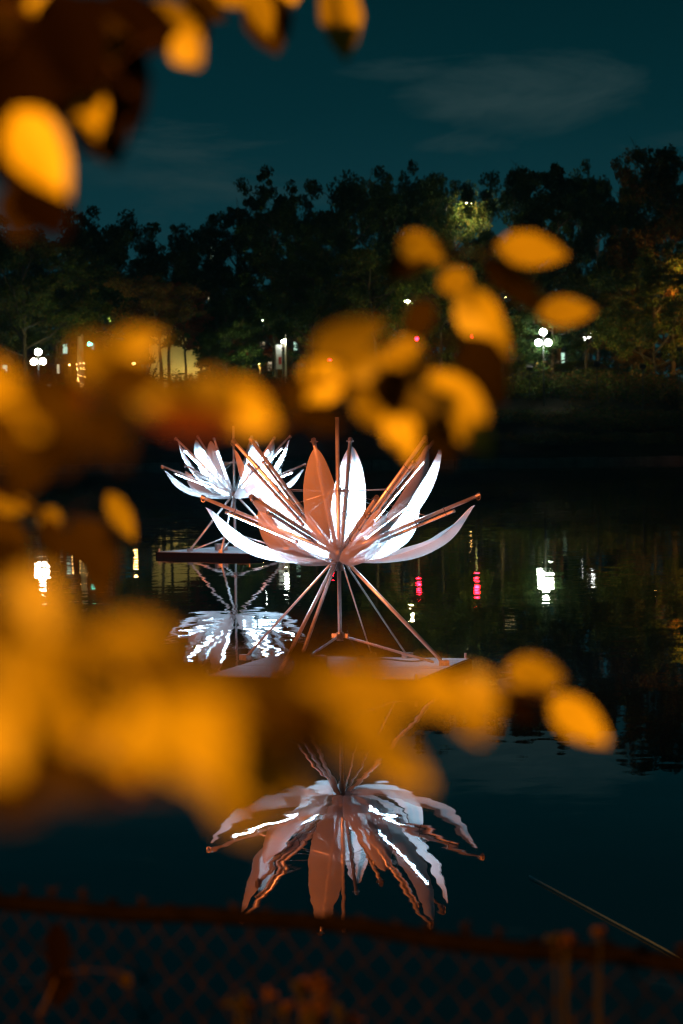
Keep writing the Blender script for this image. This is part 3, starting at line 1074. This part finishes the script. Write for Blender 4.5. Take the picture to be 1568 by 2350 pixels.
def lotus(cx, cy, up0, low0, on, legs, deckrot, label, turn={}, hang={}):
    root = empty('lotus_sculpture', (cx, cy, 0), label, 'light sculpture', 'floating lotus light sculptures')
    b = MB().tube([(0, 0, .50), (0, 0, 1.9), (0, 0, 3.56)], .029, 14)
    b.build('pole', M['alu'], root, True)
    b = MB().tube([(0, 0, 1.46), (0, 0, 1.60)], .048, 12).tube([(0, 0, 1.60), (0, 0, 1.68)], [.10, .12], 14).tube([(0, 0, 1.70), (0, 0, 1.76)], [.12, .09], 14)
    for k in range(12):
        a = k * math.pi / 6 + R(up0)
        b.box((.10 * math.cos(a), .10 * math.sin(a), 1.715 - .05 * (k % 2)), (.07, .05, .06), a)
        b.tube([(.12 * math.cos(a), .12 * math.sin(a), 1.67), (.17 * math.cos(a), .17 * math.sin(a), 1.60)], .006, 5)
    b.build('hub', M['galv'], root)
    b = MB().tube([(0, 0, 2.50), (0, 0, 2.60)], .042, 12)
    for k in range(10):
        a = k * .63
        b.tube([(.04 * math.cos(a), .04 * math.sin(a), 2.55), (.11 * math.cos(a), .11 * math.sin(a), 2.56 + .02 * math.sin(k * 2.1))], .007, 5)
    b.build('wire_ring', M['galv'], root)
    b = MB().tube([(0, 0, .50), (0, 0, .62)], .05, 10)
    for k in range(4):
        a = R(deckrot) + k * math.pi / 2
        b.box((.07 * math.cos(a), .07 * math.sin(a), .57), (.09, .03, .06), a)
    b.build('pole_shoe', M['galv'], root)
    for kind, a0 in (('upper', up0), ('lower', low0)):
        rm, capm, tm, em, sm, base, tip, d, hsg = ROD[kind]
        for k in range(6):
            ang = R(a0 + 60 * k + turn.get((kind[0], k), 0))
            key = (kind[0], k)
            st = on.get(key, 'on')
            r = link('rod', rm, root)
            r.rotation_euler = (random.gauss(0, .008), random.gauss(0, .010), ang)
            link('end_cap', capm, r)
            link('led_tube', tm[st], r)
            link('lamp_housing', hsg, r)
            for e_ in em:
                link('tube_socket', e_, r)
            for s_ in sm:
                link('strap', s_, r)
            pt = link('petal', PET[(kind, (k * 2 + (kind == 'lower')) % 3 if not (kind == 'lower' and k == 5) else 2)], root)
            pt.rotation_euler = (random.gauss(0, .03), 0, ang + random.gauss(0, .02) + R(hang.get((kind[0], k), 0)))
            # guy wire from the ring to the rod
            f = .55 if kind == 'upper' else .62
            q = base.lerp(tip, f)
            w = MB().tube([(.05 * math.cos(ang), .05 * math.sin(ang), 2.55), (q.x * math.cos(ang), q.x * math.sin(ang), q.z)], .0045, 5)
            w.build('guy_wire', M['wire'], root)
            w = MB().tube([(.14 * math.cos(ang), .14 * math.sin(ang), 1.60), (.55 * math.cos(ang), .55 * math.sin(ang), HUB + (-.10 if kind == 'lower' else .07))], .004, 5)
            w.build('tie_wire', M['wire'], root)
    for (fx, fy, thick) in legs:
        a = math.atan2(fy, fx)
        top = Vector((.09 * math.cos(a), .09 * math.sin(a), 1.60))
        ft = Vector((fx, fy, DECK + .03))
        lg = MB().tube([top, ft], .027 * thick, 12).build('leg', M['alu'], root, True)
        MB().box((fx, fy, DECK + .04), (.14, .10, .08), a).build('foot', M['galv'], lg)
        if thick == 1:
            MB().tube([(.06 * math.cos(a), .06 * math.sin(a), .56), (fx * .9, fy * .9, DECK + .05)], .018, 8).build('brace', M['alu'], root, True)
    # deck: four plywood sheets on a float frame
    pf = link('platform', None, root, (0, 0, 0))
    pf.rotation_euler = (0, 0, R(deckrot))
    s = 3.0
    b = MB().box((0, 0, .02), (s - .08, s - .08, .16))
    for k in range(4):
        a = k * math.pi / 2
        b.box((math.cos(a) * (s / 2 - .02), math.sin(a) * (s / 2 - .02), .035), (.04, s, .19), a)
    fr = b.build('float_frame', M['deck_edge'], pf)
    for ix in (-1, 1):
        for iy in (-1, 1):
            b = MB().box((ix * (s / 4 - .012), iy * (s / 4 - .012), DECK - .012), (s / 2 - .055, s / 2 - .055, .03))
            b.build('deck_panel', M['deck'], pf)
    for k in range(4):
        a = k * math.pi / 2 + math.pi / 4
        MB().tube([(math.cos(a) * 2.02, math.sin(a) * 2.02, .10), (math.cos(a) * 2.02, math.sin(a) * 2.02, .22)], .02, 8).build('mooring_pin', M['galv'], pf)
    c = MB()
    pts = [Vector((.1, .1, .62)), Vector((.30, .55, DECK + .05)), Vector((.6, .9, DECK + .02)), Vector((1.0, .5, DECK + .02)), Vector((1.25, .75, DECK + .02))]
    c.tube([catmull(pts, t) for t in np.linspace(0, 1, 24)], .012, 6)
    c.build('power_cable', M['cable'], root, True)
    c = MB().box((-.35, -.3, DECK + .10), (.30, .22, .18), .3)
    c.build('power_box', M['galv'], root)
    return root


pF = at(778, 1270, 33.0)
lotus(pF.x, 33.0, 22, -8, {('u', 0): 'on', ('u', 1): 'on', ('u', 2): 'on', ('u', 3): 'off', ('u', 4): 'off', ('u', 5): 'off',
                            ('l', 0): 'off', ('l', 1): 'on', ('l', 2): 'on', ('l', 3): 'on', ('l', 4): 'off', ('l', 5): 'off'},
      [(1.42, 0, 1), (.95, 1.15, .5), (-1.35, 1.2, .65), (-.82, -1.35, 1), (-.60, -1.30, .95), (.45, 1.25, .4)], -16,
      'nearer lotus light sculpture with terracotta and white fabric petals on its float',
      {('u', 4): -3, ('u', 1): 3, ('l', 5): -7, ('l', 3): -6, ('u', 0): -4}, {('u', 1): -6, ('u', 4): -2})
pB = at(538, 1130, 66.4)
LB = lotus(pB.x, 66.4, 14, -9, {('u', 4): 'dim', ('l', 4): 'off', ('l', 3): 'dim'},
      [(-1.17, -.45, 1), (-.30, -1.4, 1), (1.36, -.3, 1), (-.05, 1.5, 1)], -32,
      'farther lotus light sculpture glowing almost all blue-white behind the nearer one')

LB.scale = (1.04, 1.04, 1.0)

# rope that runs from the water to the near bank
a, c = at(1220, 2024, 18.0), at(1505, 2198, 15.6)
d = c - a
b = MB()
pts = [a + d * t for t in np.linspace(-.02, 1.9, 12)]
for i, q in enumerate(pts):
    q.z = max(q.z, .0) + .012 + .0 * i
b.tube(pts, .004, 6)
tag(b.build('mooring_rope', M['rope'], None, True), 'thin pale rope lying taut on the water at lower right', 'rope')

# ------------------------------------------------------------------ chain-link fence
A = at(-60, 2044, 5.83)
B = at(1640, 2222, 4.97)
A.z = B.z = (A.z + B.z) / 2
root = empty('chain_link_fence', (A.x, A.y, bank_z(0) if False else .9), 'rusty chain-link fence with a top rail along the near bank', 'fence')
fd = (B - A)
flen = fd.length
fa = math.atan2(fd.y, fd.x)
root.rotation_euler = (0, 0, fa)
top = A.z - .9
slope_pts = [(x, random.gauss(0, .006), top + random.gauss(0, .008)) for x in np.linspace(-1.2, flen + 1.2, 22)]
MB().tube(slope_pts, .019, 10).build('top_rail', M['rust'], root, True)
pitch, vp = .083, .088
zz = []
z = top + .018
k = 0
while z > top - 1.15:
    zz.append(z)
    z -= vp / 2
wm = []
for flip in range(4):
    pts = [((pitch * .5 if i % 2 else -.0) * 1.04 - pitch * .25, (.004 if i % 2 else -.004), z) for i, z in enumerate(zz)]
    hk = (.036, .022, .030, .018)[flip]
    kn = [(-pitch * .25 - .012, .004, top + hk * .8), (-pitch * .25 + .008, -.003, top + hk * .8)]
    b = MB().tube(kn + pts, .0034, 6)
    b.tube([(-pitch * .25 + (.014 if flip < 3 else -.004), .003, top + hk * (1.1 if flip != 1 else .7)), (-pitch * .25 - .006, -.006, top + hk * .7), (-pitch * .25, 0, top + .018)], .0032, 6)
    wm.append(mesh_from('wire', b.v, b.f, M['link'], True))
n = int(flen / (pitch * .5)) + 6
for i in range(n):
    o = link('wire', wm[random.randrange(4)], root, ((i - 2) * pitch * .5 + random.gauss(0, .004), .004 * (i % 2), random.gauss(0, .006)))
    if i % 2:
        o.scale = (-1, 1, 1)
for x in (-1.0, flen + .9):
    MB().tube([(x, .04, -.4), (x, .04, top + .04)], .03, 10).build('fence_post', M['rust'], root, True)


# ------------------------------------------------------------------ foreground leaves
def leaf_mesh(seed):
    g = random.Random(seed)
    nu, nv = 8, 4
    vs, fs = [], []
    bend = g.uniform(-.25, .35)
    fold = g.uniform(.12, .3)
    tw = g.uniform(-.4, .4)
    for i in range(nu + 1):
        t = i / nu
        w = .5 * (math.sin(math.pi * t ** .78) ** .85) if 0 < t < 1 else .004
        for j in range(nv + 1):
            q = j / nv * 2 - 1
            ser = 1 + .05 * math.sin(i * 3.1 + seed) * abs(q)
            z = abs(q) * w * fold + bend * (t - .5) ** 2 + tw * (t - .5) * q * w + .02 * math.sin(q * 4 + t * 7)
            vs.append((t - .5, q * w * ser, z))
    for i in range(nu):
        for j in range(nv):
            a = i * (nv + 1) + j
            fs.append((a, a + 1, a + nv + 2, a + nv + 1))
    return vs, fs


LM = {}


def leaf(parent, x, y, lp, wp, ang, dist, mk, tilt=None):
    k = random.randrange(5)
    if (k, mk) not in LM:
        LM[(k, mk)] = mesh_from('leaf', *leaf_mesh(k), M['leaf_' + mk], True)
    o = link('leaf', LM[(k, mk)], parent)
    c = at(x, y, dist)
    right = (CAM_M.to_3x3() @ Vector((1, 0, 0))).normalized()
    up = (CAM_M.to_3x3() @ Vector((0, 1, 0))).normalized()
    back = (CAM_M.to_3x3() @ Vector((0, 0, 1))).normalized()
    a = R(-ang)
    ex = right * math.cos(a) + up * math.sin(a)
    ey = -right * math.sin(a) + up * math.cos(a)
    t1, t2 = tilt if tilt else (random.uniform(-.35, .35), random.uniform(-.3, .4))
    ez = back
    ex2 = (ex * math.cos(t1) + ez * math.sin(t1)).normalized()
    ez2 = ex2.cross(ey).normalized()
    ey2 = (ey * math.cos(t2) + ez2 * math.sin(t2)).normalized()
    ez2 = ex2.cross(ey2).normalized()
    m = Matrix((ex2, ey2, ez2)).transposed().to_4x4()
    l = lp / FPX * dist / max(.6, math.cos(t1))
    w = wp / FPX * dist / max(.6, math.cos(t2))
    o.matrix_world = Matrix.Translation(c) @ m @ Matrix.Diagonal((l, w, min(l, w), 1))
    return c, c - ex2 * l * .5, m


def leafy_branch(label, twig, leaves, nearer=1.0, group='autumn branches in the foreground'):
    """twig: list of (x, y, dist); leaves: (x, y, length, width, angle, dist, tone)"""
    P = [at(q[0], q[1], q[2] * nearer) for q in twig]
    root = empty('leafy_branch', (0, 0, 0), label, 'branch', group)
    b = MB()
    path = [catmull(P, t) for t in np.linspace(0, 1, 6 * len(P))]
    b.tube(path, [.0045 - .003 * i / len(path) for i in range(len(path))], 7)
    for lf in leaves:
        c, bs, m = leaf(root, *lf[:5], lf[5] * nearer, lf[6])
        near = min(path, key=lambda q: (q - bs).length)
        if (near - bs).length < .5:
            mid = near.lerp(bs, .5) + Vector((0, 0, .008))
            b.tube([near, mid, bs], [.0016, .0013, .0011], 5)
    b.build('twig', M['twig'], root, True)
    return root


B_, M_, D_, K_, RD = 'bright', 'mid', 'dim', 'dark', 'red'
leafy_branch('dark autumn branch hanging into the upper left corner',
             [(-150, -60, 2.5), (60, 30, 2.5), (220, 120, 2.5), (300, 210, 2.45), (280, 330, 2.4)],
             [(205, 235, 165, 85, 78, 2.4, B_), (92, 350, 250, 135, 58, 2.0, B_), (245, 112, 75, 55, 40, 2.4, M_), (432, 112, 100, 85, 60, 2.5, B_),
              (120, 25, 150, 70, 15, 2.5, M_), (15, 40, 90, 60, 60, 2.6, 'umber'), (390, 40, 140, 70, 10, 2.8, M_), (330, 100, 70, 50, 60, 2.9, D_), (255, 70, 90, 50, 20, 2.6, D_),
              (60, 120, 330, 220, 30, 2.75, K_), (150, 170, 330, 220, 60, 2.8, K_), (20, 40, 260, 170, 0, 2.9, K_), (230, 90, 260, 170, 30, 2.9, K_), (40, 330, 260, 190, 80, 2.7, K_), (210, 270, 200, 130, 80, 2.85, K_), (170, 100, 280, 170, 70, 2.35, K_), (30, 230, 240, 180, 100, 2.2, K_), (290, 190, 230, 110, 80, 2.6, K_), (255, 300, 170, 90, 85, 2.5, K_),
              (90, 190, 260, 160, 10, 2.4, K_), (320, 60, 240, 140, 20, 2.7, K_), (100, 480, 190, 150, 60, 2.0, K_), (40, 490, 150, 90, 80, 2.3, 'umber'), (240, 345, 60, 45, 70, 2.6, D_)], 1.15)
leafy_branch('autumn twig with three hanging leaves along the top edge',
             [(300, -80, 3.0), (480, -30, 3.0), (640, -20, 3.0), (780, -40, 3.1), (860, -60, 3.1)],
             [(782, 45, 190, 100, 82, 3.1, B_), (618, 50, 150, 115, 75, 3.0, D_), (600, 30, 120, 60, 70, 2.95, M_), (540, -5, 130, 60, 20, 3.0, M_), (640, 0, 110, 55, 160, 3.0, B_), (470, 15, 120, 60, 30, 3.0, D_), (455, 45, 100, 50, 60, 2.95, K_)], 1.3)
leafy_branch('bare-tipped autumn twig with rounded leaves at mid right',
             [(640, 1000, 3.1), (800, 900, 3.2), (960, 860, 3.3), (1080, 720, 3.4), (1140, 640, 3.4), (1100, 580, 3.4)],
             [(968, 572, 120, 75, 25, 3.5, M_), (930, 610, 120, 70, 150, 3.5, 'umber'), (1222, 576, 172, 82, 6, 3.4, B_), (1047, 652, 85, 75, 60, 3.4, B_), (1112, 742, 200, 100, 55, 3.3, B_),
              (1302, 716, 140, 68, -6, 3.4, B_), (1110, 850, 190, 120, 60, 3.0, 'umber'), (1190, 660, 210, 66, 38, 3.5, 'umber'), (960, 740, 120, 70, 120, 3.3, 'umber')], 1.08)
leafy_branch('cluster of orange leaves in front of the near lotus top',
             [(600, 900, 2.9), (720, 880, 2.9), (850, 890, 2.9), (960, 900, 3.0), (1050, 940, 3.0)],
             [(800, 772, 190, 85, -22, 2.9, 'amber'), (932, 835, 130, 105, 65, 3.0, B_), (738, 882, 125, 105, 120, 2.9, B_), (825, 840, 120, 80, 150, 2.8, 'amber'), (852, 932, 115, 90, 70, 2.9, B_),
              (1055, 952, 240, 125, 55, 2.9, B_), (925, 992, 150, 80, 72, 2.9, B_), (672, 915, 110, 60, 110, 2.7, D_), (740, 960, 120, 70, 20, 2.8, 'umber'), (990, 940, 130, 90, 40, 2.8, 'amber'), (900, 900, 130, 100, 80, 2.7, 'umber'), (1010, 1010, 130, 80, 70, 2.8, D_)], 1.0)
leafy_branch('band of blurred orange leaves at mid left',
             [(-120, 900, 2.4), (80, 900, 2.4), (250, 860, 2.4), (430, 900, 2.5), (600, 950, 2.6)],
             [(315, 790, 125, 80, -20, 2.7, M_), (245, 835, 190, 110, 20, 2.3, 'amber'), (420, 900, 150, 80, 10, 2.5, 'amber'), (565, 940, 165, 120, 30, 2.5, B_), (495, 905, 130, 90, 30, 2.5, 'amber'),
              (5, 905, 170, 100, 70, 2.2, B_), (75, 965, 190, 80, 5, 2.3, B_), (180, 912, 70, 60, 50, 2.6, RD), (105, 885, 160, 90, -10, 2.2, D_), (350, 900, 150, 100, 60, 2.3, 'amber'),
              (450, 968, 230, 70, 3, 2.2, RD), (270, 990, 170, 90, 80, 2.2, 'umber'), (150, 1010, 180, 110, 100, 2.2, 'umber'), (300, 870, 180, 110, 0, 2.2, D_), (230, 1000, 120, 60, 85, 2.4, 'umber'), (10, 1010, 180, 120, 60, 2.0, D_), (130, 930, 180, 120, 20, 2.0, D_)], 0.8)
leafy_branch('sparse brown leaves at left beside the far lotus float',
             [(-100, 1100, 2.6), (40, 1150, 2.6), (150, 1220, 2.6), (230, 1330, 2.6)],
             [(278, 1185, 130, 50, 62, 2.9, M_), (116, 1196, 70, 55, 70, 2.9, M_), (30, 1158, 100, 55, 5, 2.8, M_), (28, 1228, 120, 70, 40, 2.6, D_), (225, 1340, 105, 60, 60, 2.6, D_), (215, 1270, 190, 120, 60, 2.3, 'umber'), (60, 1080, 170, 110, 120, 2.2, 'umber'), (120, 1250, 130, 60, 75, 2.6, 'umber'), (20, 1290, 130, 90, 60, 2.4, 'umber')], 1.35)
leafy_branch('mass of very blurred orange leaves across the lower left',
             [(-200, 1560, 1.5), (100, 1600, 1.5), (350, 1580, 1.55), (600, 1620, 1.7), (850, 1640, 2.0), (1050, 1600, 2.4)],
             [(80, 1400, 200, 160, 60, 1.7, 'amber'), (230, 1520, 300, 150, 20, 1.6, M_), (60, 1580, 280, 190, 60, 1.4, 'amber'), (150, 1640, 300, 180, 100, 1.4, B_), (330, 1490, 250, 130, 10, 1.6, M_),
              (460, 1560, 260, 150, 20, 1.6, 'amber'), (430, 1680, 330, 190, 40, 1.45, M_), (280, 1660, 260, 160, 70, 1.4, M_), (560, 1720, 300, 190, 50, 1.5, M_), (610, 1600, 290, 130, 10, 1.7, 'amber'),
              (740, 1560, 240, 120, 15, 1.8, M_), (860, 1490, 150, 90, 20, 1.9, D_), (880, 1590, 250, 110, 20, 2.0, M_), (1000, 1590, 170, 100, 30, 2.2, B_), (450, 1700, 270, 190, 50, 1.32, M_), (540, 1780, 230, 150, 55, 1.35, M_), (850, 1720, 230, 110, 45, 1.5, M_), (625, 1650, 230, 110, 40, 1.30, 'umber'), (215, 1590, 160, 90, 70, 1.35, 'umber'), (640, 1700, 170, 100, 0, 1.5, K_), (330, 1770, 200, 90, 20, 1.4, 'umber'), (720, 1640, 170, 90, 20, 1.6, 'umber'), (1090, 1620, 170, 130, 80, 2.3, M_),
              (880, 1715, 290, 130, 42, 1.9, M_), (740, 1680, 240, 140, 30, 1.7, D_), (560, 1850, 190, 130, 60, 1.6, 'amber'), (640, 1780, 220, 160, 40, 1.6, M_), (285, 1795, 90, 80, 60, 1.9, RD),
              (60, 1800, 130, 100, 50, 1.7, RD), (120, 1760, 240, 160, 10, 1.4, D_), (-10, 1700, 200, 180, 60, 1.4, M_), (20, 1480, 200, 160, 80, 1.5, D_), (20, 1840, 180, 120, 20, 1.6, 'umber'), (200, 1800, 190, 100, 20, 1.6, 'umber'), (350, 1590, 220, 140, 60, 1.5, D_), (700, 1500, 220, 110, 10, 1.7, D_)], 0.82)
leafy_branch('twig tip with two orange leaves over the dark water at right',
             [(1050, 1600, 2.8), (1160, 1585, 2.8), (1230, 1590, 2.85), (1290, 1620, 2.9)],
             [(1228, 1548, 145, 90, 8, 2.9, B_), (1330, 1655, 170, 88, 38, 2.8, B_), (1190, 1625, 110, 60, 30, 3.1, K_)], 1.0)

# ------------------------------------------------------------------ dry plants at the fence
def weed(x, y, dist, label, heads, hw, seed):
    g = random.Random(seed)
    p = at(x, y, dist)
    gz = 1.0
    root = empty('dry_weed', (p.x, p.y, gz), label, 'weed', 'dry weeds in front of the fence')
    h = p.z - gz
    st = MB()
    for i in range(heads):
        ex = g.uniform(-hw, hw)
        e = Vector((ex, g.uniform(-.03, .03), h - abs(ex) * .5 - g.uniform(0, .03)))
        st.tube([(ex * .1, 0, 0), (ex * .25, 0, h * .75), tuple(e)], [.004, .003, .0022], 5)
        hb = MB()
        for k in range(7):
            hb.ball(e + Vector((g.gauss(0, .006), g.gauss(0, .006), g.gauss(.004, .004))), g.uniform(.004, .008), 6, 4)
        hb.build('flower_head', M['dry_flower' if i % 3 else 'stalk'], root, True)
    for i in range(6):
        a = g.uniform(0, 6.28)
        st.tube([(0, 0, h * .6), (.03 * math.cos(a), .03 * math.sin(a), h * .75), (.07 * math.cos(a), .07 * math.sin(a), h * g.uniform(.75, .9))], [.003, .003, .001], 5)
    st.build('stalk', M['stalk'], root, True)


weed(708, 2245, 4.7, 'dry weed with a pinkish flower cluster at the bottom centre', 9, .035, 3)
weed(590, 2268, 4.75, 'dull yellow dry weed left of the pinkish flower cluster', 10, .07, 4)
weed(755, 2285, 4.6, 'low dry weed right of the pinkish flower cluster', 7, .05, 5)
weed(1285, 2140, 4.8, 'tall dry stalk crossing the rail at lower right', 4, .02, 6)
weed(1372, 2140, 4.85, 'single reddish bud standing above the rail at lower right', 2, .006, 8)
leafy_branch('withered leaves caught in the fence at lower left', [(90, 2330, 5.3), (130, 2240, 5.3), (140, 2130, 5.35)],
             [(135, 2190, 150, 60, 85, 5.3, K_), (140, 2260, 110, 70, 95, 5.3, K_), (290, 2250, 40, 30, 60, 5.2, 'umber')], 1.0, 'dry leaves on the fence')

# ------------------------------------------------------------------ thin even mist, added to lift the darks and spread lamp glow
hm = bpy.data.materials.new('added_mist')
hm.use_nodes = True
ht = hm.node_tree
for n_ in list(ht.nodes):
    ht.nodes.remove(n_)
pv = N(ht, 'ShaderNodeVolumePrincipled')
pv.inputs['Color'].default_value = (.22, .8, 1, 1)
pv.inputs['Density'].default_value = .0002
pv.inputs['Anisotropy'].default_value = .7
ho = N(ht, 'ShaderNodeOutputMaterial')
ht.links.new(pv.outputs[0], ho.inputs['Volume'])
tag(MB().box((0, 730, 23), (1460, 1600, 50.4)).build('haze', hm), kind='stuff')
